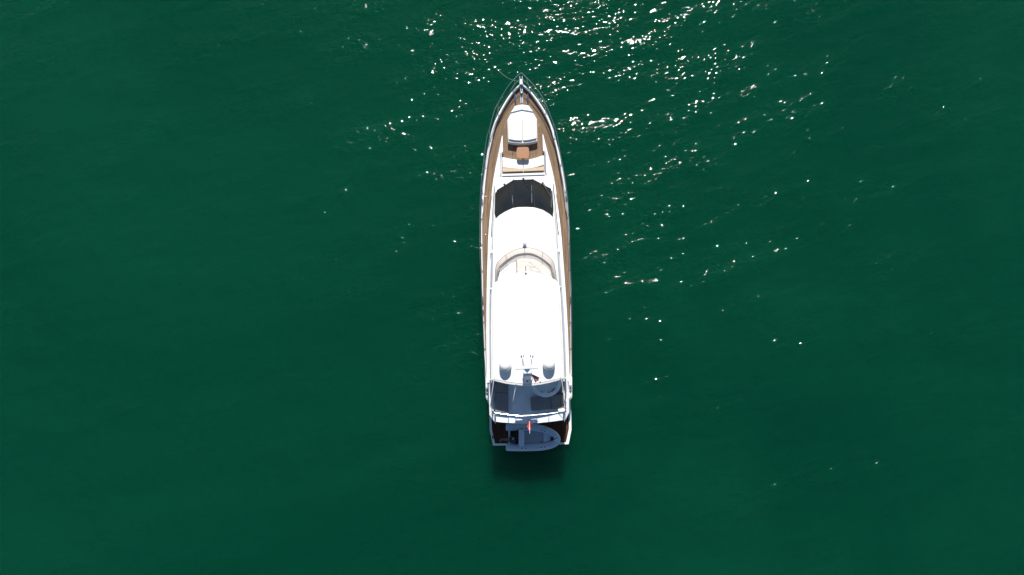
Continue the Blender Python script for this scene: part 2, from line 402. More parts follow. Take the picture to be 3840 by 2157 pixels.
# sun pad base
SPB = [(1929.6,396.8),(1957,390.8),(1985,395),(2007,433),(2012.6,443.5),(2014.6,529)]
z0 = 3.0
def sp_poly(inset=0.0, y0=390, z=z0):
    """right half outline mirrored across the centreline"""
    cu = 0
    base = [(B(1957.5, 391, z)), B(1983.6, 396, z), B(2009.5, 441, z), B(2014.3, 447, z), B(2014.3, 529, z)]
    lft = [B(1957.5, 391, z), B(1929.6, 397, z), B(1906.5, 441, z), B(1903.6, 447, z), B(1903.6, 531, z)]
    half = [((a.x-b.x)/2, (a.y+b.y)/2) for a, b in zip(base, lft)]
    half[0] = (0, half[0][1])
    return half
hp = sp_poly()
aft = hp[4][1]; hwid = hp[4][0]; arc = [(hwid*k, aft-.13*(1-k*k)) for k in (.75, .5, .25, 0, -.25, -.5, -.75)]
full = [(-u, v) for u, v in hp[::-1][:4]][0:0]
outline = [hp[0]] + hp[1:] + arc + [(-u, v) for u, v in hp[:0:-1]]
MB().prism(outline, lambda u, v: zd(v)-.02, 2.98).build('sun_pad_base', 'gelcoat', yacht, bevel=.03)
MB().prism([(0, hp[0][1]-.03), (hp[1][0]-.03, hp[1][1]-.03), (hp[2][0]*.83, VV(421, 3.0)), (0, VV(412, 3.0)), (-hp[2][0]*.83, VV(421, 3.0)), (-hp[1][0]+.03, hp[1][1]-.03)], 2.97, 3.06).build('forward_locker_lid', 'gelcoat', yacht, bevel=.02)
MB().box((0, (VV(441, 3)+aft)/2, 2.99), (.05, (VV(441, 3)-aft)-.1, .012)).build('cushion_gap_strip', 'gutter_beige', yacht)
# grey grab rails either side of the lid
for sg in (-1, 1):
    MB().tube([(sg*hp[2][0]*.86, VV(422, 3.02), 3.02), (sg*(hp[3][0]-.03), VV(440, 3), 3.03)], .016).build('grab_rail', 'steel_dull', yacht)
for sg, side in ((-1, 'port'), (1, 'starboard')):
    cv = VV(441, 3.1); u1 = hwid-.045
    pl = [(sg*.03, cv), (sg*(u1-.05), cv), (sg*u1, cv-.1), (sg*u1, aft+.12), (sg*u1*.5, aft+.03), (sg*.03, aft)]
    lab = 'left white sun pad cushion on the foredeck, forward of the square wooden table' if sg < 0 else 'right white sun pad cushion on the foredeck, forward of the square wooden table'
    t = thing('sun_pad_cushion', lab, 'cushion', (sg*u1/2, (cv+aft)/2, 2.98), 'sun pad cushions on the foredeck')
    MB().prism(rounded(pl, .06), 2.985, 3.10).build('padding', 'cushion_white', t, bevel=.04, seg=3)
    MB().tube([(x, y, 3.035) for x, y in [(p.x, p.y) for p in rounded(pl, .06)]] , .009, 6).build('piping', 'cover_cream', t)

# sofa: base, seats, backrest, steel frame
zs = wz+.36
sa = [(u, v) for u, v in ((-1, VV(586, zs)), (-.5, VV(595.5, zs)), (0, VV(599, zs)), (.5, VV(595.5, zs)), (1, VV(584, zs)))]
sb = [(-1, VV(625, zs)), (-.5, VV(631, zs)), (0, VV(634, zs)), (.5, VV(631, zs)), (1, VV(621, zs))]
W = wu2-.03
MB().prism([(a*W, v) for a, v in spline([(a, v, 0) for a, v in sa], 4) for _ in (0,)] if False else [(p.x*W, p.y) for p in spline([(a, v, 0) for a, v in sa], 4)] + [(W, wv2), (-W, wv2)], wz-.01, zs-.1).build('sofa_base', 'gelcoat', yacht)
for sg in (-1, 1):
    f = [p for p in spline([(a, v, 0) for a, v in sa], 4) if p.x*sg >= -1e-6]; b = [p for p in spline([(a, v, 0) for a, v in sb], 4) if p.x*sg >= -1e-6]
    f.sort(key=lambda p: abs(p.x)); b.sort(key=lambda p: -abs(p.x))
    pl = [(sg*max(.012, abs(p.x)*(W-.02)), p.y) for p in f + b]
    lab = 'cream seat cushion of the foredeck sofa, %s half, aft of the wooden table' % ('left' if sg < 0 else 'right')
    t = thing('seat_cushion', lab, 'cushion', (sg*W/2, (sa[2][1]+sb[2][1])/2, zs-.1), 'seat cushions of the foredeck sofa')
    MB().prism(pl, zs-.095, zs+.01).build('padding', 'cushion_white', t, bevel=.03)
    rows = []
    for k in range(9):
        q = k/8; u = sg*(.012+q*(W-.03)); vf = float(np.interp(abs(u)/W, [0, .5, 1], [sb[2][1], sb[1][1], sb[0][1]]))
        vb = wv2+.12
        rows.append([(u, vf, zs-.02), (u, vf-.02, zs+.05), (u, vb+.12, zs+.20), (u, vb+.04, zs+.235), (u, vb, zs+.20), (u, vb+.02, zs-.05)])
    t2 = thing('back_cushion', 'tan leather back cushion of the foredeck sofa, %s half, in front of the steel bar' % ('left' if sg < 0 else 'right'), 'cushion', (sg*W/2, wv2+.2, zs), 'back cushions of the foredeck sofa')
    MB().loft(rows, close=True, caps=True).build('padding', 'cushion_tan', t2, angle=50)
bar_v0, bar_v1 = VV(648, 3.2), VV(654.5, 3.2)
MB().box((0, (bar_v0+bar_v1)/2, 3.02), (2*W+.05, .15, .05)).build('windbreak_bar', 'aluminium_paint', yacht, bevel=.02, seg=3)
for sg in (-1, 1):
    MB().tube(spline([(sg*(wu2+.05), VV(566, 3.1), ztr(0, wv1)), (sg*(wu2+.05), VV(571, 3.1), 3.08), (sg*(wu2+.055), VV(610, 3.1), 3.11), (sg*(wu2+.06), VV(646, 3.1), 3.12), (sg*(wu2+.1), VV(655, 3.1), 3.03)], 4), .022).build('grab_rail', 'steel', yacht)
# folding table
tz = wz+.70
tp = pb([(1938.5,552),(1982,551),(1985,572),(1983,590),(1979,594.5),(1945,595),(1939,590),(1936.5,572)], tz)
tab = thing('foredeck_table', 'square orange wooden table with rounded corners on the foredeck, between sun pad and cream sofa', 'table', (B(1961, 573, tz).x, B(1961, 573, tz).y, wz))
MB().prism(rounded(tp, .12), tz-.045, tz).build('tabletop', 'table_wood', tab, bevel=.012)
tcx, tcy = B(1961, 573, tz).xy
MB().lathe([(.17, 0), (.17, .02), (.05, .05), (.045, .6), (.12, .655)], (tcx, tcy, wz), 20).build('pedestal', 'steel_dull', tab)
# deck hatch with two latches
hx, hy = B(1918, 574, wz).xy
h = MB().prism(rounded([(hx-.2, hy-.1), (hx+.2, hy-.1), (hx+.16, hy+.1), (hx-.16, hy+.1)], .05), wz, wz+.012).build('deck_hatch', 'teak', yacht)
for k in (-.11, .11): MB().box((hx+k, hy, wz+.03), (.035, .12, .03)).build('latch', 'steel', h, bevel=.01)

# ------------------------------------------------------------------ windscreen
arcpx = [(1853.6,826.5),(1874,807.5),(1897,793.7),(1924.5,781.3),(1948,778.3),(1973,777.7),(2005.6,779.6),(2035,788.5),(2061,804),(2078,820.5)]
ARC = [B(x, y, 4.36) for x, y in arcpx]
bot = [B(1857, 717.7, 3.10), B(1926, 675.4, 3.10), B(1998.7, 672.8, 3.10), B(2071, 710.8, 3.10)]
def panel(top, b0, b1, name='pane'):
    n = len(top); rows = []
    for k, t in enumerate(top):
        q = k/(n-1); b = b0.lerp(b1, q); col = []
        for j in range(6):
            s = j/5; p = b.lerp(t, s); p = Vector((p.x, p.y, p.z + .04*math.sin(math.pi*s))); col.append(p)
        rows.append(col)
    return rows
ws = MB()
for k, (ts, b0, b1) in enumerate(((ARC[:4], bot[0], bot[1]), (ARC[3:7], bot[1], bot[2]), (ARC[6:], bot[2], bot[3]))):
    ws.loft(panel(ts, b0, b1))
wso = ws.build('windscreen', 'dark_glass', yacht, angle=60)
for k, (t, b) in enumerate(((ARC[3], bot[1]), (ARC[6], bot[2]))):
    r = panel([t, t], b, b)[0]; MB().tube([p+Vector((0, 0, .004)) for p in r], .045, 6).build('mullion', 'glass_frame', wso)
m = MB(); m.tube([b+Vector((0, -.03, .02)) for b in bot], .035, 6)
MB.build(m, 'lower_frame', 'glass_frame', wso)
def wiper(a, b, c):
    def zz(x, y):
        yb = np.interp(x, [1857, 1926, 1998.7, 2071], [717.7, 675.4, 672.8, 710.8]); ya = np.interp(x, [p[0] for p in arcpx], [p[1] for p in arcpx])
        s = min(1, max(0, (y-yb)/(ya-yb))); return 3.10+1.26*s+.04*math.sin(math.pi*s)+.05
    pts = [B(a[0]+(b[0]-a[0])*k/4, a[1]+(b[1]-a[1])*k/4, zz(a[0]+(b[0]-a[0])*k/4, a[1]+(b[1]-a[1])*k/4)) for k in range(5)]
    ar = MB()
    ar.tube(pts, .026, 6); ar.tube([p+Vector((.055, .015, 0)) for p in pts], .014, 6)
    ar.lathe([(.06, -.04), (.06, .02), (.03, .05)], pts[0], 12)
    o = ar.build('wiper', 'black_plastic', yacht)
    bl = [B(c[0]+(c[2]-c[0])*k/3, c[1]+(c[3]-c[1])*k/3, zz(c[0], c[1]+(c[3]-c[1])*k/3)-.02) for k in range(4)]
    MB().tube(bl, .012, 6).build('blade', 'steel_dull', o)
    MB().lathe([(.03, -.02), (.03, .02)], pts[-1], 10).build('hinge', 'steel', o)
wiper((1891,692), (1919.5,743), (1921,733,1923,777))
wiper((1962,670.5), (1994,723), (1994,695,1994.5,760))
wiper((2035,687), (2067,744), (2067,715,2067,778))

# ------------------------------------------------------------------ deckhouse sides, roof
C_L = [(1857,717),(1855,760),(1853.6,826),(1851,880),(1849.5,960),(1848,1050),(1846,1130),(1843.5,1430)]
C_R = [(2071,711),(2075,760),(2079,826),(2086,900),(2091,975),(2094,1043),(2104,1117),(2118,1430)]
B_L = [(1854.5,712),(1849.5,760),(1846,830),(1843,880),(1838.5,956),(1836,1043),(1834.5,1112),(1834.5,1200),(1835,1341),(1836,1430)]
B_R = [(2074,707),(2080,760),(2087,820),(2094,880),(2100,960),(2107.5,1043),(2114,1112),(2117,1152),(2123,1280),(2127,1430)]
ys_ = [705, 722, 745, 775, 800, 830, 870, 910, 950, 1000, 1050, 1100, 1160, 1240, 1320, 1400, 1432]
zledge = lambda y: float(np.interp(y, [700, 760, 860, 930, 1100, 1430], [3.04, 3.2, 3.75, 4.0, 4.1, 4.15]))
zcoam = lambda y: float(np.interp(y, [717, 830, 930, 1000, 1100, 1430], [3.12, 4.36, 4.55, 4.72, 4.80, 4.82]))
def lr(Lp, Rp, y, z):
    a = B(float(np.interp(y, [p[1] for p in Lp], [p[0] for p in Lp])), y, z); b = B(float(np.interp(y, [p[1] for p in Rp], [p[0] for p in Rp])), y, z)
    return (b.x-a.x)/2, (a.y+b.y)/2
m = MB(); band = MB()
for sg in (-1, 1):
    rows = []; wr = []
    for y in ys_:
        zl, zq = zledge(y), max(zcoam(y), zledge(y)+.05)
        b, vb = lr(B_L, B_R, y, zl); c, v_c = lr(C_L, C_R, y, zq)
        v = vb; a = max(tkI(VV(y, 2.2)), b+.01); c = min(c, b-.02)
        dk = zd(v)-.02
        rows.append([(sg*a, v, dk), (sg*(a+.0), v, max(dk+.3, zl-.35)), (sg*(a-.02), v, zl-.03), (sg*(a-.05), v, zl), (sg*b, v, zl+.005), (sg*(b-.01), v, zl+.02), (sg*c, v, zq), (sg*(c-.06), v, zq+.01), (sg*(c-.07), v, zq-.4 if y > 930 else zq+.005)])
    m.loft(rows)
m.build('deckhouse', 'gelcoat', yacht, angle=45)
# long dark side windows
for sg in (-1, 1):
    rows = []
    for y in np.linspace(690, 885, 14):
        zl = zledge(max(y, 705)); b, vb = lr(B_L, B_R, max(y, 712), zl)
        a = max(tkI(VV(y, 2.3)), b+.01)
        rows.append([(sg*(b+.035), vb + (0 if y >= 712 else .3*(712-y)/22), zl+.022), (sg*(b-.005), vb + (0 if y >= 712 else .3*(712-y)/22), zl+.05)])
    MB().loft(rows).build('side_window_trim', 'black_plastic', yacht, solid=.012)
    rows = []
    for y in np.linspace(760, 1400, 24):
        v = VV(y, 2.9); a = tkI(v)+.004; top = zledge(y)-.42; lowz = zd(v)+.45
        top = max(top, lowz+.06)
        rows.append([(sg*a, v, lowz), (sg*a, v, top)])
    MB().loft(rows).build('saloon_window', 'dark_glass', yacht, solid=.008)
# roof from the windscreen head aft to beyond the flybridge windscreen
rows = []
ve = VV(1075, 4.6)
for k in range(len(ARC)*2-1):
    i = k//2; p = ARC[i] if k % 2 == 0 else (ARC[i]+ARC[i+1])/2
    q = p.x/ (ARC[-1].x if p.x > 0 else -ARC[0].x); ue = q*(lr(C_L, C_R, 1050, 4.7)[0]-.05); row = []
    for j in range(14):
        s = j/13; v = p.y + (ve-p.y)*s
        y_ = float(np.interp(-v, [-VV(yy, 4.5) for yy in ys_], ys_))
        wmax = lr(C_L, C_R, y_, 4.5)[0]-.055
        u = q*min(wmax, abs(ARC[-1].x) + (wmax-abs(ARC[-1].x))*min(1, s*1.0)) if abs(q) > 0 else 0
        u = q*wmax if s > .15 else p.x + (q*wmax-p.x)*(s/.15)
        z = 4.36 + .22*min(1, s*1.6)**.8 + .08*(1-q*q)*min(1, .25+s*3)
        row.append((u, v, z))
    rows.append(row)
MB().loft(rows).build('coach_roof', 'gelcoat', yacht)
MB().tube([p+Vector((0, -.0, .0)) for p in ARC], .02, 6).build('roof_seal', 'cover_cream', yacht)
# roof searchlight
sx, sy = B(1968, 913, 4.75).xy
q = MB().lathe([(.10, 0), (.10, .03), (.05, .05), (.05, .16)], (sx, sy, 4.64), 16).build('searchlight', 'gelcoat', yacht)
MB().lathe([(.06, 0), (.12, .03), (.135, .10), (.12, .17), (.07, .215), (.005, .23)], (sx, sy, 4.78), 20).build('lamp_head', 'gelcoat', q)
# small side lights on the shoulders
for px_ in ((1842, 945), (2096, 940)):
    p = B(*px_, 4.3)
    MB().prism(rounded([(p.x-.08, p.y-.09), (p.x+.08, p.y-.09), (p.x+.05, p.y+.1), (p.x-.05, p.y+.1)], .03), 4.05, 4.36).build('navigation_light', 'gelcoat', yacht, bevel=.02)
    
# ------------------------------------------------------------------ flybridge windscreen
wo = [(1856.5,1056),(1859.5,1000),(1873,976),(1896.8,956),(1931,937),(1967.7,929.6),(2000.5,932),(2035,946),(2066,970),(2079,994),(2087.5,1054)]
wi = [(1861,1056),(1866,1012),(1879,994),(1900,976),(1933,957),(1968,950.5),(2000,953.5),(2034,971),(2062,993),(2073,1012),(2083,1054)]
O_ = spline(pb(wo, 4.72), 4); I_ = spline(pb(wi, 5.12), 4)
I_ = [Vector((p.x, p.y, 5.12 if 6 < k < len(I_)-7 else 5.0+.0*k)) for k, p in enumerate(I_)]
fw = MB().loft([O_, [a.lerp(b, .5)+Vector((0, 0, .05)) for a, b in zip(O_, I_)], I_]).build('flybridge_windscreen', 'tinted_pane', yacht, angle=70)
MB().tube(O_, .020, 6).build('base_frame', 'grey_seal', fw)
MB().tube(I_, .018, 6).build('top_frame', 'grey_seal', fw)
for k in (12, 20, 28):
    MB().tube([O_[k], O_[k].lerp(I_[k], .5)+Vector((0, 0, .05)), I_[k]], .016, 6).build('mullion', 'grey_seal', fw)
# inner coaming ring (lining) under the windscreen
ring_o = [Vector((p.x, p.y, 0)) for p in O_]
rows = []
for k, p in enumerate(O_):
    c = Vector((0.0, O_[0].y, 0)); d = (p-c); d.z = 0; L = d.length; d.normalize()
    row = []
    for dd, z in ((.0, 4.55), (.0, 4.72), (.20, 4.80), (.30, 4.80), (.34, 4.62)):
        q = p - d*dd*min(1.0, .35+abs(p.y-c.y)*.5); row.append((q.x, q.y, z))
    rows.append(row)
MB().loft(rows).build('dash_lining', 'gelcoat_cream', yacht)
# helm covers and seat under the hardtop's edge
hc = thing('helm_cover', 'creased cream canvas cover over the helm console, just forward of the hardtop', 'cover', (B(1995, 1010, 4.8).x, B(1995, 1010, 4.8).y, 4.6))
def creased(poly, z0, z1, name, mt, par, amp=.03):
    P = rounded(poly, .1); c = Vector((sum(p.x for p in P)/len(P), sum(p.y for p in P)/len(P)))
    rng = random.Random(5); rows = []
    for r, zz in ((1.0, z0), (1.0, z1-.04), (.97, z1), (.8, z1+.01), (.6, z1+.01), (.4, z1+.02), (.2, z1+.01), (.02, z1+.01)):
        rows.append([(c.x+(p.x-c.x)*r, c.y+(p.y-c.y)*r, zz+(amp*math.sin(p.x*9+r*7+p.y*5)*rng.uniform(.3, 1) if r < .95 else 0)) for p in P])
    return MB().loft(rows, close=True, caps=True).build(name, mt, par, angle=70)
creased([(p.x, p.y) for p in pb([(1939,973),(1965,969),(2000,973),(2030,987),(2055,1008),(2066,1022),(2068,1050),(1939,1050)], 4.93)], 4.55, 4.93, 'canvas', 'cover_cream', hc)
cs = thing('companion_seat', 'smooth white seat pad left of the creased helm cover, under the hardtop edge', 'cushion', (B(1905, 1020, 4.7).x, B(1905, 1020, 4.7).y, 4.5))
MB().prism(rounded([(p.x, p.y) for p in pb([(1873,1010),(1900,995),(1936,982),(1936.5,1060),(1871,1060)], 4.82)], .08), 4.5, 4.82).build('padding', 'cushion_white', cs, bevel=.05, seg=3)
p = B(1935, 978, 4.95)
MB().tube([B(1935, 972, 5.0), B(1936.3, 985, 4.97), B(1938, 1000, 4.9), B(1938.6, 1020, 4.88)], .022, 6).build('cover_strap', 'gutter_beige', hc)

# ------------------------------------------------------------------ flybridge deck, coamings, wings
zf = 4.20
fl = [(1845,1062),(1845,1550),(1857,1582),(1880,1585),(1905,1587),(1958,1589),(2012,1588),(2062,1583),(2115,1576),(2124,1540),(2112,1062)]
MB().prism(pb(fl, zf), zf-.16, zf).build('flybridge_deck', 'gelcoat_matt', yacht, bevel=.02)
def hz(v):   # coaming height falls to the deck at the wing tips
    return float(np.interp(-v, [-VV(1500, 4.6), -VV(1556, 4.4), -VV(1590, 4.2)], [4.72, 4.5, 4.14]))
def hz0(v): return float(np.interp(-v, [-VV(1440, 4.6), -VV(1592, 4.2)], [4.0, 3.7]))
MB().prism(pb([(1836,1425),(1842.5,1425),(1842.5,1500),(1844.5,1548),(1852,1556),(1857.5,1592),(1844,1571),(1835,1556),(1834.8,1490)], 4.5), lambda u, v: hz0(v), lambda u, v: hz(v)).build('flybridge_wing', 'gelcoat', yacht, bevel=.02)
MB().prism(pb([(2127,1420),(2120,1420),(2121.5,1500),(2119.5,1535),(2114.5,1545),(2116.5,1586),(2122,1575),(2135,1546),(2133,1480)], 4.5), lambda u, v: hz0(v), lambda u, v: hz(v)).build('flybridge_wing', 'gelcoat', yacht, bevel=.02)
# after bulkhead and side legs carrying the overhang
tv = VV(1540, 1.5)
MB().prism([(-2.15, tv+1.1), (2.15, tv+1.1), (2.15, tv), (1.3, tv-.12), (-1.3, tv-.12), (-2.15, tv)], .3, 2.15).build('transom', 'gelcoat', yacht, bevel=.04)
for sg in (-1, 1):
    MB().prism([(sg*2.12, VV(1405, 3)), (sg*2.30, VV(1405, 3)), (sg*2.30, VV(1490, 3)), (sg*2.12, VV(1500, 3))], 2.2, 4.06).build('side_pillar', 'gelcoat', yacht, bevel=.02)
MB().prism([(-2.1, VV(1400, 3)), (2.1, VV(1400, 3)), (2.1, VV(1407, 3)), (-2.1, VV(1407, 3))], 2.1, 4.05).build('saloon_door', 'dark_glass', yacht)
MB().prism([(-2.3, VV(1408, 2)), (2.3, VV(1408, 2)), (2.3, tv+.9), (-2.3, tv+.9)], 1.9, 2.08).build('cockpit_deck', 'teak', yacht)
# flybridge sunbeds and sofa pads
def pads(name, label, cat, outline, z0, z1, mt, seams, group=None):
    P = pb(outline, z1); c = sum(P, Vector())/len(P)
    t = thing(name, label, cat, (c.x, c.y, z0), group)
    MB().prism(rounded(P, .05), z0, z1).build('padding', mt, t, bevel=.03, seg=3)
    for a, b in seams:
        pa, pc = B(*a, z1), B(*b, z1)
        MB().tube([pa+Vector((0, 0, .0)), pc+Vector((0, 0, .0))], .012, 6).build('seam', 'black_rubber', t)
    return t
pads('sunbed', 'long charcoal sunbed pad along the left side of the shaded aft flybridge', 'sunbed', [(1856.5,1400),(1905,1400),(1906,1551),(1857,1545)], zf+.01, 4.52, 'cushion_grey', [((1858,1473),(1904,1473.5))])
pads('corner_sofa', 'wide charcoal sofa pad at the right rear of the flybridge behind the round tub', 'sofa', [(1988,1491.5),(2062,1484),(2107,1478.5),(2111.5,1485),(2116.5,1532),(1997,1541),(1992,1537)], zf+.01, 4.55, 'cushion_grey', [((2063.5,1485),(2069,1535)), ((2102,1505),(2101,1532))])
pads('side_bench', 'narrow taupe bench pad running forward beside the round tub, right side', 'bench', [(2095,1400),(2113,1400),(2113,1474),(2060,1479),(2082,1462)], zf+.01, 4.42, 'cushion_grey', [])
# white padded backs along the coaming
MB().prism(pb([(1843.5,1430),(1849.5,1430),(1850.5,1548),(1845,1543)], 4.5), zf, 4.5).build('coaming_lining', 'gelcoat_matt', yacht, bevel=.02)
MB().prism(pb([(2112.5,1467),(2115.5,1467),(2119.5,1533),(2117,1533)], 4.75), zf, 4.75).build('coaming_lining', 'gelcoat_cream', yacht, bevel=.015)
# round tub
tcx, tcy = B(2046, 1430, 4.8).xy; r = .905
tub = MB().lathe([(r-.06, 0), (r, .25), (r, .52), (r-.04, .56), (r-.13, .56), (r-.17, .52), (r-.22, .30), (.05, .26)], (tcx, tcy, zf), 48).build('round_tub', 'gelcoat_matt', yacht)
for a, ln in ((-50, .30), (-75, .12), (-110, .10)):
    x, y = tcx+math.cos(R_(a))*(r-.26), tcy+math.sin(R_(a))*(r-.26)
    MB().box((x, y, zf+.50), (ln, .06, .05), R_(a+90)).build('tub_handle', 'black_plastic', tub, bevel=.012)
# aft rail: top bar on an arc, posts, glass
rp = spline([B(x, y, 4.98) for x, y in [(1856,1548),(1876,1551.5),(1905,1555),(1930,1558),(1960,1559.3),(2000,1557),(2060,1551),(2095,1546.5),(2114,1543)]], 4)
rail = MB().tube(rp, .013, 8).build('aft_rail', 'steel', yacht)
for px_ in (1905, 1958, 2012, 2063):
    t = min(rp, key=lambda p: abs(p.x-B(px_, 1556, 4.98).x))
    MB().tube([(t.x, t.y+.02, zf), (t.x, t.y+.01, 4.6), t], .02, 8).build('rail_post', 'steel_dull', rail)
for a in ((1855.5,1549), (2116,1542.5)):
    p = B(*a, 4.9); MB().box((p.x, p.y, 4.62), (.09, .09, .86)).build('rail_corner_post', 'gelcoat', rail, bevel=.02)
    MB().box((p.x-.03 if a[0] < 1900 else p.x+.03, p.y+.02, 5.02), (.16, .12, .07)).build('post_cap', 'steel', rail, bevel=.02)
p = B(2105, 1539.5, 5.0)
t = thing('rolled_cover', 'small white padded roll strapped to the aft rail at the right corner of the flybridge', 'cover', (p.x, p.y, 4.9))
MB().box((p.x, p.y, 5.02), (.38, .21, .20), R_(5)).build('roll', 'cushion_white', t, bevel=.07, seg=4)
for k in (-.09, .03): MB().box((p.x+k, p.y, 5.02), (.02, .216, .206), R_(5)).build('strap', 'gutter_beige', t, bevel=.07, seg=4)
# side rails of the aft flybridge
for pts in ([(1845,1440),(1846,1480),(1844,1520),(1847,1548)], [(2117,1440),(2119,1480),(2121,1515),(2122,1538)]):
    q = spline([B(x, y, 4.95) for x, y in pts], 4)
    sr = MB().tube(q, .022, 8).build('side_rail', 'steel_dull', yacht)
    for k in (3, 7, 11): MB().tube([q[k]-Vector((0, 0, .5)), q[k]], .016, 6).build('rail_post', 'steel_dull', sr)

# ------------------------------------------------------------------ hardtop
zh = 6.30
htl = [(1838.3,1424.5),(1839.5,1250),(1841.5,1105),(1843,1085),(1848,1071),(1857,1058.5),(1880,1044.5),(1905.5,1033.5),(1935,1023.5),(1967.7,1017),(2000,1020),(2043.7,1032.5),(2070,1043),(2086.8,1051.5),(2097,1065),(2102,1090),(2110,1230),(2119.6,1419.6),(2090,1430),(2061,1437),(2030,1443),(2000.5,1447),(1975,1448.5),(1953.8,1447),(1925,1444),(1896.8,1440),(1865,1433)]
HT = [Vector((p.x, p.y)) for p in pb(htl, zh)]
hc0 = sum(HT, Vector((0, 0)))/len(HT)
def shr(d):
    out = []; n = len(HT)
    for i in range(n):
        t = (HT[(i+1) % n]-HT[i-1]).normalized(); nn = Vector((-t.y, t.x))
        if nn.dot(hc0-HT[i]) < 0: nn = -nn
        out.append(HT[i]+nn*d)
    return out
rows = []
def crown(p): return .05*(1-min(1, abs(p.x)/2.1)**2)
for d, z in ((.10, -.16), (.02, -.13), (0, -.07), (.015, -.03), (.05, -.012), (.085, -.012)):
    rows.append([(p.x, p.y, zh+z+crown(p)*.3) for p in shr(d)])
ht = MB().loft(rows, close=True, caps=True)
hto = ht.build('hardtop', 'gelcoat', yacht, angle=40)
g = MB().loft([[(p.x, p.y, zh-.010+crown(p)*.3+.003) for p in shr(.085)], [(p.x, p.y, zh-.010+crown(p)*.3+.003) for p in shr(.112)]], close=True).build('gutter', 'gutter_beige', hto, smooth=False)
rows = [[(p.x, p.y, zh-.013+crown(p)*.3) for p in shr(.115)], [(p.x, p.y, zh+.012+crown(p)*.3) for p in shr(.14)]]
for f in (.8, .6, .4, .2, .03):
    rows.append([(hc0.x+(p.x-hc0.x)*f, hc0.y+(p.y-hc0.y)*f, zh+.014+.05*(1-f*f)) for p in shr(.14)])
MB().loft(rows, close=True, caps=True).build('roof_panel', 'gelcoat', hto)
for sg in (-1, 1):     # struts carrying the hardtop
    for yb, yt, ub in ((1100, 1085, 1.98), (1250, 1235, 2.02), (1500, 1428, 2.12)):
        MB().prism([(sg*(ub-.03), VV(yb, 4.8)-.15), (sg*(ub+.03), VV(yb, 4.8)-.15), (sg*(ub+.03), VV(yb, 4.8)+.15), (sg*(ub-.03), VV(yb, 4.8)+.15)], 4.4, 4.8).build('strut_foot', 'gelcoat', hto)
        MB().tube([(sg*ub, VV(yb, 4.8), 4.5), (sg*(ub-.02), (VV(yb, 4.8)+VV(yt, 6.2))/2, 5.5), (sg*(ub-.06), VV(yt, 6.2)+.1, zh-.12)], .045, 10).build('strut', 'aluminium_paint', hto)
# antenna on the front edge
p = B(1972, 1026.5, 6.35)
a = MB().lathe([(.05, 0), (.05, .05), (.02, .08)], (p.x, p.y, zh-.0), 12).build('stub_antenna', 'black_plastic', yacht)
MB().tube([(p.x, p.y, zh+.05), (p.x, p.y+.36, zh+.42)], .018, 8).build('rod', 'black_plastic', a)
# satellite domes
for (x, y) in ((1895, 1368), (2058.5, 1364)):
    c = B(x, y, 6.55)
    d = MB().lathe([(.22, 0), (.24, .06), (.335, .10), (.345, .15), (.335, .17)], (c.x, c.y-.03, zh+.03), 36).build('dome_base', 'gelcoat', yacht)
    MB().lathe([(.32, .17), (.33, .30), (.325, .42), (.30, .52), (.25, .60), (.18, .66), (.09, .70), (.005, .71)], (c.x, c.y-.03, zh+.03), 36).build('satellite_dome', 'gelcoat', d)
# radar mast
m0 = B(1958.6, 1336, zh+.05); m1 = B(1994, 1336, zh+.05)
cu = (m0.x+m1.x)/2
tl_, tr_ = B(1966, 1358, 7.05), B(1988, 1358, 7.05)
al_, ar_ = B(1964, 1403, 6.95), B(1992, 1402, 6.95)
mm = MB()
mm.tube([m0, m0.lerp(tl_, .5), tl_, al_+Vector((-.02, .05, .06)), al_], .035, 8); mm.tube([m1, m1.lerp(tr_, .5), tr_, ar_+Vector((.02, .05, .06)), ar_], .035, 8)
mm.tube([al_, (al_+ar_)/2, ar_], .035, 8)
fl_ = Vector((m0.x, m0.y-1.25, zh+.03)); fr_ = Vector((m1.x, m1.y-1.25, zh+.03))
mm.tube([fl_, fl_.lerp(al_, .5), al_], .03, 8); mm.tube([fr_, fr_.lerp(ar_, .5), ar_], .03, 8)
mast = mm.build('radar_mast', 'aluminium_paint', yacht)
for q in (m0, m1): MB().lathe([(.10, 0), (.10, .03), (.05, .05)], (q.x, q.y, zh+.03), 16).build('mast_foot', 'steel_dull', mast)
cxm, cym = B(1977, 1368, 7.15).xy
MB().prism(rounded([(cxm-.2, cym+.16), (cxm+.2, cym+.16), (cxm+.24, cym-.62), (cxm-.24, cym-.62)], .06), 6.98, 7.03).build('mast_platform', 'gelcoat_matt', mast, bevel=.01)
rd = MB().lathe([(.12, .03), (.17, .06), (.18, .18), (.14, .28), (.06, .33), (.06, .40)], (cxm, cym-.02, 7.0), 28).build('radar_pedestal', 'gelcoat', mast)
ra, rb_ = B(1932.3, 1382, 7.45), B(2019.3, 1377.3, 7.45)
dv = (rb_-ra); mid = (ra+rb_)/2
MB().box((mid.x, mid.y, 7.46), (dv.length, .15, .12), math.atan2(dv.y, dv.x)).build('radar_scanner', 'aluminium_paint', mast, bevel=.04, seg=3)
for k in (-.16, 0, .1): MB().lathe([(.05, 0), (.055, .06), (.045, .1), (.01, .12)], ((al_.x+ar_.x)/2+k, (al_.y+ar_.y)/2, 7.0), 12).build('mast_light', 'gelcoat', mast)
q = (al_+ar_)/2; e = B(1977.3, 1429, 6.75)
MB().tube([q, e], .014, 8).build('stay', 'steel', mast)
MB().lathe([(.05, -.06), (.06, 0), (.045, .06), (.01, .07)], (e.x, e.y, e.z), 12).build('stern_light', 'black_plastic', mast)
MB().tube([e-Vector((0, 0, .06)), (e.x, e.y, zh)], .02, 8).build('stay', 'steel_dull', mast)
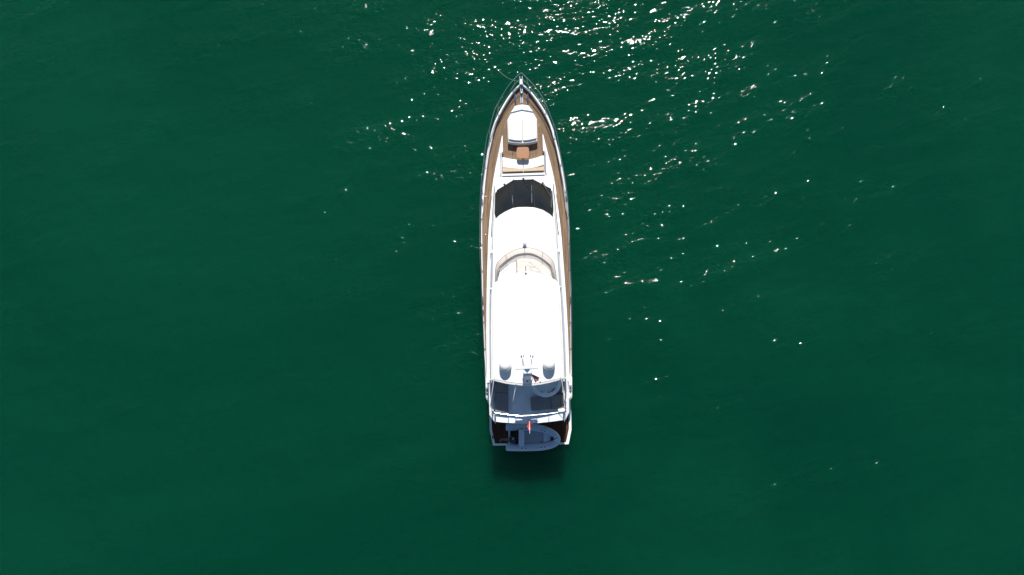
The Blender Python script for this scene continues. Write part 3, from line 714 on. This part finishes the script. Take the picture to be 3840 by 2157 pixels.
# whip antennas folded aft
for a, b, za, zb in (((1853,1416),(1839.5,1512),6.36,5.6), ((1935,1440),(1924,1503),6.36,5.9), ((2103,1414),(2119.5,1484),6.36,5.7)):
    A, C = B(*a, za), B(*b, zb)
    w_ = MB().lathe([(.05, 0), (.04, .06), (.02, .10)], (A.x, A.y, zh-.02), 12).build('whip_antenna', 'steel_dull', yacht)
    MB().tube([A+Vector((0, .06, .02)), A+Vector((0, -.05, .03)), C], .02, 8, taper=[.024, .022, .010]).build('whip', 'gelcoat', w_)
p = B(2025.6, 1431.5, zh); MB().lathe([(.03, 0), (.04, .04), (.02, .08)], (p.x, p.y, zh), 12).build('cable_gland', 'steel_dull', hto)

# ------------------------------------------------------------------ swimming platform
PO = [(1834.5,1500),(1835.3,1560),(1835.8,1612),(1848.5,1671.7),(1990,1671.5),(2132.8,1666.5),(2143.5,1612),(2142.5,1560),(2140,1500)]
PI_ = [(1843,1500),(1843.5,1575),(1844.5,1610),(1856,1663.5),(1990,1662.5),(2122.5,1659),(2133.5,1608),(2133,1560),(2131,1500)]
MB().prism(pb(PO, .5), .12, .50).build('swim_platform', 'gelcoat', yacht, bevel=.05, seg=3)
MB().prism(pb(PI_, .52), .49, .515).build('platform_teak', 'teak_shaded', yacht, smooth=False)
rowa, rowb = pb(PO, .56), pb(PI_, .56)
MB().loft([[(p.x, p.y, .49) for p in rowa], [(p.x*.997, p.y+.01, .56) for p in rowa], [(p.x, p.y, .56) for p in rowb], [(p.x, p.y, .49) for p in rowb]]).build('platform_rim', 'gelcoat', yacht, angle=30)
MB().prism([(-2.2, VV(1480, .3)), (2.2, VV(1480, .3)), (2.2, VV(1640, .3)), (-2.2, VV(1640, .3))], -.6, .3).build('hull_step', 'gelcoat', yacht)
for a in ((2122.5,1635), (1848,1640)):
    p = B(*a, .57); MB().box((p.x, p.y, .575), (.07, .2, .03), R_(-12 if a[0] > 2000 else 12)).build('deck_fitting', 'black_plastic', yacht, bevel=.01)

# ------------------------------------------------------------------ bow: rails, cleats, roller, windlass
RL = [(1954.8,273),(1933,291.5),(1902,328),(1872.6,379.5),(1853.6,415.8),(1834.6,486.6),(1826,513),(1814.8,594),(1807,661),(1801.8,722),(1800.5,761),(1799,830),(1798.6,887),(1799,939),(1801,991),(1804,1025),(1806,1117),(1809.6,1186),(1812,1238),(1815.6,1325),(1822,1412)]
RR = [(1954.8,273),(1998.7,317),(2040,376),(2074.7,462),(2086.8,498.7),(2104,590.6),(2114.5,644),(2126.6,722),(2131,780),(2135.5,864.6),(2139,991),(2143,1094.6),(2144.5,1200),(2145,1325),(2145,1412)]
def zr(v): return zc(v) + float(np.interp(v, [VV(1412), VV(1325), VV(1000), VV(700), VV(300)], [.05, .35, .50, .62, .72]))
def prail(pts):
    out = []
    for x, y in pts:
        v = VV(y, 3); v = B(x, y, zr(v)).y; out.append(B(x, y, zr(v)))
    return out
railL, railR = spline(prail(RL), 4), spline(prail(RR), 4)
bl = [(1924.5,343),(1869,433),(1839,530),(1821,631),(1810.5,727),(1806,823),(1805,920),(1806,1020),(1809,1118),(1812.5,1210),(1817,1310)]
tops = [(1935,290),(1871,386),(1834.6,487),(1814.8,595),(1803.5,697),(1799.5,806),(1799,904),(1801.8,1000),(1806,1100),(1810,1196),(1814.8,1300)]
br = [(1987,343),(2046,428),(2082,523),(2105,621),(2119.5,722),(2129.5,820),(2134,915),(2138,1015),(2142,1115),(2144,1210),(2144,1310)]
topr = [(1972,288),(2038,376),(2076,466),(2104.5,590),(2122,694),(2132.6,800),(2137,900),(2140,996),(2143,1098),(2144.5,1196),(2145,1298)]
for nm, rl, bs, ts in (('bow_rail', railL, bl, tops), ('bow_rail', railR, br, topr)):
    ro = MB().tube(rl, .019, 8).build(nm, 'steel_dull', yacht)
    mids = []
    for b_, t_ in zip(bs, ts):
        v = VV(b_[1]); P0 = B(*b_, zc(v)+.03); t0 = B(*t_, zr(VV(t_[1])))
        T0 = min(rl, key=lambda p: (p-t0).length)
        sg = -1 if P0.x < 0 else 1
        P0 = Vector((sg*(capO(P0.y)-.06), P0.y, zc(P0.y)+.02))
        MB().tube([P0, T0], .013, 8).build('stanchion', 'steel', ro)
        MB().lathe([(.04, 0), (.04, .02), (.02, .04)], P0, 10).build('stanchion_foot', 'steel', ro)
        mids.append(P0.lerp(T0, .5))
    MB().tube([railL[0].lerp(Vector((0, BOW, zc(BOW))), .45)]+mids, .009, 6).build('lifeline', 'steel_dull', ro)
# anchor channel
p0, p1 = B(1954.5, 305, 3.05), B(1957, 389, 2.85)
ax = lambda y: B(1954.5+(y-305)*2.5/84, y, 2.95)
m = MB()
for y0_, y1_, wd, z_ in ((303, 322, .22, 3.16), (322, 388, .17, 2.93)):
    a, b = ax(y0_), ax(y1_)
    m.box(((a.x+b.x)/2, (a.y+b.y)/2, z_), (wd, (a-b).length, .05)); 
    for k in (-1, 1): m.box(((a.x+b.x)/2+k*wd*.42, (a.y+b.y)/2, z_+.05), (.03, (a-b).length, .09))
ch = m.build('anchor_channel', 'steel_dull', yacht, bevel=.01)
for k in (-.075, .075):
    a = ax(301); MB().box((a.x+k, a.y, 3.22), (.035, .24, .14)).build('bow_roller_cheek', 'steel_dull', ch, bevel=.01)
a, b = ax(312), ax(384)
for k in range(22):
    q = k/21; c = Vector((a.x+(b.x-a.x)*q, a.y+(b.y-a.y)*q, 3.0))
    if k % 11 == 0: MB().box(c, (.12, .1, .12)).build('chain_stopper', 'black_plastic', ch, bevel=.02)
MB().tube([Vector((a.x, a.y, 3.21)), Vector((a.x, ax(330).y, 3.02)), Vector((b.x, b.y, 3.0))], .028, 6).build('anchor_chain', 'steel', ch)
w_ = ax(353); MB().lathe([(.10, 0), (.10, .06), (.06, .09), (.085, .16), (.03, .19)], (w_.x, w_.y, 2.95), 20).build('windlass', 'steel', ch)
# mooring cleats on the teak, and fairleads let into the cap
for c in ((1932,363), (1979,363)):
    q = B(*c, 2.95); z_ = zd(q.y)
    cl = MB().prism(rounded([(q.x-.05, q.y-.24), (q.x+.05, q.y-.24), (q.x+.07, q.y), (q.x+.05, q.y+.24), (q.x-.05, q.y+.24), (q.x-.07, q.y)], .05), z_+.02, z_+.06).build('mooring_cleat', 'steel', yacht, bevel=.01)
    MB().tube([(q.x, q.y-.24, z_+.14), (q.x, q.y-.1, z_+.17), (q.x, q.y+.1, z_+.17), (q.x, q.y+.24, z_+.14)], .026, 8, taper=[.012, .03, .03, .012]).build('horn', 'steel', cl)
    for k in (-.08, .08): MB().tube([(q.x, q.y+k, z_+.05), (q.x, q.y+k, z_+.16)], .022, 8).build('post', 'steel', cl)
    MB().box((q.x, q.y-.36, z_+.025), (.07, .12, .05)).build('cleat_shadow', 'black_rubber', cl, bevel=.02)  # black block standing in for the shadow below the cleat
for sg in (-1, 1):
    m = MB(); rows = []
    for y in (331, 335, 339, 344):
        v = VV(y, 3); rows.append([(sg*(capO(v)+.004), v, zc(v)+.02), (sg*(capO(v)-.005), v, zc(v)+.05), (sg*(capI(v)), v, zc(v)+.05), (sg*(capI(v)-.008), v, zc(v))])
    m.loft(rows).build('bow_fairlead', 'steel_dull', yacht)
for c in ((1809.5,759,2.55), (2127.5,748,2.55), (1809.5,1134,2.4), (2143,1128,2.4), (1811.5,1172,2.4)):
    q = B(c[0], c[1], zc(VV(c[1])))
    sg = -1 if q.x < 0 else 1; z_ = zc(q.y)
    cl = MB().box((sg*(capO(q.y)-.05), q.y, z_+.045), (.11, .30, .05)).build('midship_cleat', 'steel_dull', yacht, bevel=.015)
    MB().tube([(sg*(capO(q.y)-.05), q.y-.2, z_+.12), (sg*(capO(q.y)-.05), q.y+.2, z_+.12)], .022, 8).build('horn', 'steel', cl)
# filler caps on the side deck
for c in ((1823.5,740), (1821,880), (1820,1088), (1822,1248), (2137,1088), (2137,1231)):
    q = B(*c, 2.2); z_ = zd(q.y)
    MB().lathe([(.032, 0), (.032, .02), (.02, .025)], (q.x, q.y, z_+.0), 14).build('filler_cap', 'steel', yacht)

# anchor rope
r0 = B(1953, 306, 3.15); r1 = B(1862, 258, 0); m = [r0.lerp(r1, k/10) for k in range(11)]
m = [p - Vector((0, 0, .55*math.sin(math.pi*k/10))) for k, p in enumerate(m)]
m.append(m[-1]+Vector((-.3, .1, -.4)))
t = thing('anchor_rope', 'thin pale anchor rope running from the bow roller forward and left into the water', 'rope', (r0.x, r0.y, 3.1))
MB().tube(m, .010, 6).build('line', 'rope', t)

# ------------------------------------------------------------------ ensign at the stern
e0 = B(1985.3, 1574, 4.25); e1 = B(1986.5, 1627, 5.05)
en = thing('stern_flag', 'limp red and white flag on a short raked staff above the stern', 'flag', (e0.x, e0.y, 4.2))
MB().tube([e0, e1], .012, 8, taper=[.014, .009]).build('staff', 'gelcoat', en)
MB().lathe([(.05, 0), (.05, .05), (.03, .07)], (e0.x, e0.y, 4.2), 12).build('socket', 'steel_dull', en)
sd = (e1-e0).normalized(); rows = []
for i in range(16):
    s = i/15; row = []
    base = e0 + (e1-e0)*(.18+.60*s)
    for j in range(15):
        q = j/14; wd = (.09 + .15*math.sin(math.pi*min(1, s*1.05))**1.5)
        x = -q*wd*(.55+.6*s) + .05*math.sin(q*9)*(1-q*.3)+.03
        z = -q*.5*(.35+.65*s) + .02*math.sin(q*14+s*3)
        y = .05*math.sin(q*11+s*2)-.05*q
        row.append(base + Vector((x, y, z)))
    rows.append(row)
cl = MB().loft(rows).build('flag_cloth', 'flag_red', en, angle=80, solid=.006)
em = MB()
def clp(s, q):
    i = min(14, int(s*15)); j = min(13, int(q*14)); return rows[i][j].lerp(rows[i+1][j], s*15-i).lerp(rows[i+1][j+1], q*14-j) + Vector((0, 0, .014))
cres = []
for k in range(13):
    a = R_(50+260*k/12); cres.append([clp(.72+.20*math.cos(a), .22+.15*math.sin(a)), clp(.76+.13*math.cos(a), .22+.10*math.sin(a))])
em.loft(cres); em.build('crescent', 'flag_white', cl, solid=.004)
m = MB(); m.loft([[clp(.55, .5), clp(.62, .62)], [clp(.80, .48), clp(.86, .66)]]); m.build('star', 'flag_white', cl, solid=.004)
# bunched striped pennant on the mast
f0 = B(1993, 1403, 7.0); f1 = B(2008, 1421, 6.6)
pn = thing('mast_pennant', 'bunched maroon and pink striped pennant hanging off the radar mast', 'flag', (f0.x, f0.y, f0.z))
for k in range(5):
    a = R_(-62+k*8); L_ = (f1-f0).length*random.uniform(.95, 1.12); d = Vector((math.cos(a), math.sin(a), -.32)).normalized()
    sd_ = Vector((-d.y, d.x, 0)).normalized(); r_ = []
    for i in range(6):
        s = i/5; c = f0 + d*L_*s; h_ = .012+.035*s
        r_.append([c-sd_*h_, c+Vector((0, 0, .02+.012*s)), c+sd_*h_])
    MB().loft(r_).build('stripe', 'pennant_maroon' if k % 2 == 0 else 'pennant_pink', pn, solid=.004)

# ------------------------------------------------------------------ tender on the platform
tzc = 1.12; tr = .225
ct = B(1995, 1645, tzc)
td = thing('inflatable_tender', 'pale grey inflatable dinghy with outboard lying crosswise on the swim platform', 'dinghy', (ct.x, ct.y, .52))
path = [(1897,1602.5),(1908,1602.5),(1950,1602),(1995,1603),(2030,1608.5),(2058,1618),(2080,1632),(2088.5,1648),(2080,1662),(2055,1671.5),(2025,1676.5),(1985,1678),(1945,1678.5),(1908,1677.5),(1897,1677)]
tp_ = spline(pb(path, tzc), 5); n_ = len(tp_)
tap = []
for i in range(n_):
    e = min(i, n_-1-i); tap.append(tr*[.35, .72, .90, .98, 1][min(e, 4)])
tub_ = MB().tube(tp_, tr, 18, taper=tap).build('buoyancy_tube', 'tender_tube', td)
ins = [(1912,1611),(1950,1611),(1995,1612),(2028,1617),(2052,1626),(2072,1639),(2077,1649),(2070,1658),(2050,1664),(2022,1668),(1985,1669),(1912,1669)]
MB().prism(pb(ins, .95), lambda u, v: .68, .95).build('shell', 'tender_shell', td, bevel=.02)
keel = MB()
kp = [B(x, 1641+ (x-1900)*.03, .6) for x in (1912, 1960, 2010, 2050, 2078)]
keel.loft([[k+Vector((0, .30*w, .12)), k+Vector((0, 0, -.02 if i < 4 else .2)), k+Vector((0, -.30*w, .12))] for i, (k, w) in enumerate(zip(kp, (1, 1, .9, .6, .1)))])
keel.build('keel', 'tender_shell', td, solid=.02)
MB().prism(pb([(1967.5,1617),(2034,1620),(2034,1661),(1967.5,1662.5)], .97), .94, .975).build('floor_mat', 'tender_floor', td, bevel=.01)
MB().prism(rounded(pb([(2038.5,1625),(2052,1628),(2068,1640),(2066,1651),(2050,1657),(2038.5,1659)], 1.12), .05), .94, 1.12).build('bow_locker', 'tender_seat', td, bevel=.02)
MB().prism(rounded(pb([(2079,1638),(2088,1636),(2092,1648),(2090,1659),(2084,1660),(2076,1653)], 1.36), .06), 1.2, 1.36).build('bow_step', 'tender_seat', td, bevel=.03)
MB().prism(rounded(pb([(1946,1612),(1961,1613),(1966.5,1618),(1965.5,1668),(1960.5,1673.5),(1949,1673),(1944.5,1668),(1945,1618)], 1.42), .06), .96, 1.42).build('seat', 'tender_seat', td, bevel=.05, seg=3)
MB().prism(pb([(1911,1612),(1944,1612),(1944,1666),(1911,1666)], 1.0), .94, .99).build('engine_well', 'black_rubber', td)
MB().prism(pb([(1907,1612),(1912.5,1612),(1912.5,1668),(1907,1668)], 1.2), .75, 1.2).build('stern_board', 'tender_shell', td, bevel=.02)
# console, wheel, hoses in the dark area forward of the engine
cn = MB().prism(rounded(pb([(1930,1622),(1941,1620),(1943,1650),(1932,1652)], 1.25), .05), .97, 1.22).build('console', 'black_plastic', td, bevel=.03)
wc = B(1934.5, 1634, 1.42)
th = [Vector((wc.x+.05*math.sin(a)*.6, wc.y+.17*math.cos(a), wc.z+.17*math.sin(a)*.9)) for a in [2*math.pi*k/20 for k in range(21)]]
MB().tube(th, .016, 6).build('steering_wheel', 'black_plastic', cn)
for a, b in (((1919,1636),(1941,1613)), ((1916,1642),(1935,1625)), ((1924,1660),(1943,1645))):
    A, C = B(*a, 1.25), B(*b, 1.3); MB().tube(spline([A, A.lerp(C, .5)+Vector((.03, .03, .10)), C], 4), .028, 8).build('cable', 'black_rubber', td)
ob = MB().prism(rounded(pb([(1907,1640),(1918,1633),(1932,1641),(1934,1660),(1924,1666),(1909,1662)], 1.5), .10), 1.15, 1.5).build('outboard_motor', 'cowling_navy', td, bevel=.09, seg=4)
l0, l1, l2 = B(1914, 1651, 1.25), B(1895, 1648, 1.12), B(1879, 1648, .95)
MB().tube([l0, l1, l2], .08, 10, taper=[.12, .075, .06]).build('drive_leg', 'cowling_navy', ob)
MB().tube([l2+Vector((.06, .0, 0)), l2+Vector((-.02, -.03, -.03)), l2+Vector((-.10, -.08, -.06))], .07, 12, taper=[.05, .085, .02]).build('gearcase', 'cowling_navy', ob)
pr = MB(); pc = l2+Vector((-.07, -.09, -.02))
for k in range(3):
    a = R_(20+120*k); d = Vector((.3, math.cos(a), math.sin(a))).normalized(); sd_ = Vector((0, -math.sin(a), math.cos(a)))
    pr.loft([[pc-sd_*.02, pc+sd_*.02], [pc+d*.08-sd_*.05, pc+d*.08+sd_*.05], [pc+d*.13-sd_*.02, pc+d*.13+sd_*.03]])
pr.build('propeller', 'steel', ob, solid=.01)
for k in (0, 1):
    A, C = B(1921+3*k, 1650, 1.515), B(1924+3*k, 1641, 1.515); MB().tube([A, C], .012, 6).build('cowling_stripe', 'flag_white', ob)
for x in (1907.5, 1911.5, 1914):
    MB().tube([B(x, 1617, 1.05), B(x, 1638, 1.18)], .014, 8).build('tow_bracket', 'steel', td)
def handle(a, b):
    A, C = B(*a, tzc), B(*b, tzc)
    def top(p):
        q = min(tp_, key=lambda t: (t.xy-p.xy).length); dd = (p.xy-q.xy).length
        return tzc + math.sqrt(max(.0, tr*tr-dd*dd))
    d = C-A; d.z = 0; L_ = d.length; ang = math.atan2(d.y, d.x); c = (A+C)/2; nn = Vector((-d.y, d.x, 0)).normalized()
    q = min(tp_, key=lambda t: (t.xy-c.xy).length); off = (c.xy-q.xy); side = nn.dot(Vector((off.x, off.y, 0)))
    tilt = -math.asin(max(-.9, min(.9, side/tr)))
    o = MB().box((c.x, c.y, top(c)+.004), (L_, .075, .03), ang, 0, tilt).build('handle_pad', 'gelcoat', td, bevel=.012)
    for s in (.27, .73):
        k = A.lerp(C, s); MB().box((k.x, k.y, top(k)+.022), (L_*.30, .042, .03), ang, 0, tilt).build('grip', 'black_rubber', o, bevel=.01)
handle((1949,1604.5), (1981,1605.5)); handle((2022,1610.5), (2051,1618)); handle((1949,1679.5), (1981,1679.5)); handle((2021,1678.5), (2052,1673.5))
# painter
pp = [B(2094, 1640, 1.30), B(2085, 1644, 1.42), B(2076, 1649, 1.38), B(2071, 1650, 1.2)]
MB().tube(spline(pp, 4), .014, 6).build('painter', 'rope_dark', td)
co = [B(2069.5+3.2*math.cos(k*.8), 1645+6*math.sin(k*.8), 1.15+.006*k) for k in range(26)]
MB().tube(spline(co, 2), .022, 6).build('rope_coil', 'rope_dark', td)
for x0_, y0_, ang in ((2039, 1603.6, 8), (1908, 1590.8, 0), (2043, 1688, -5)):     # small illegible lettering: short dark strokes
    m = MB()
    for k in range(7):
        q = B(x0_+k*2.6, y0_+k*2.6*math.tan(R_(ang)), 1.3); t_ = min(tp_, key=lambda t: (t.xy-q.xy).length); dd = min(tr*.98, (q.xy-t_.xy).length)
        dr = (q.xy-t_.xy).normalized(); s_ = dd/tr
        n3 = Vector((dr.x*s_, dr.y*s_, math.sqrt(1-s_*s_))); c = t_+n3*(tr+.003)
        m.box(c, (.018, .05, .004), R_(-ang), 0, -math.asin(max(-1, min(1, n3.y))))
    m.build('registration_mark', 'rope_dark', td, smooth=False)
# chocks under the tender
for x in (1940, 2040):
    c = B(x, 1645, .8); MB().prism([(c.x-.06, c.y-.45), (c.x+.06, c.y-.45), (c.x+.06, c.y+.45), (c.x-.06, c.y+.45)], .515, .70).build('chock', 'black_rubber', td, bevel=.02)
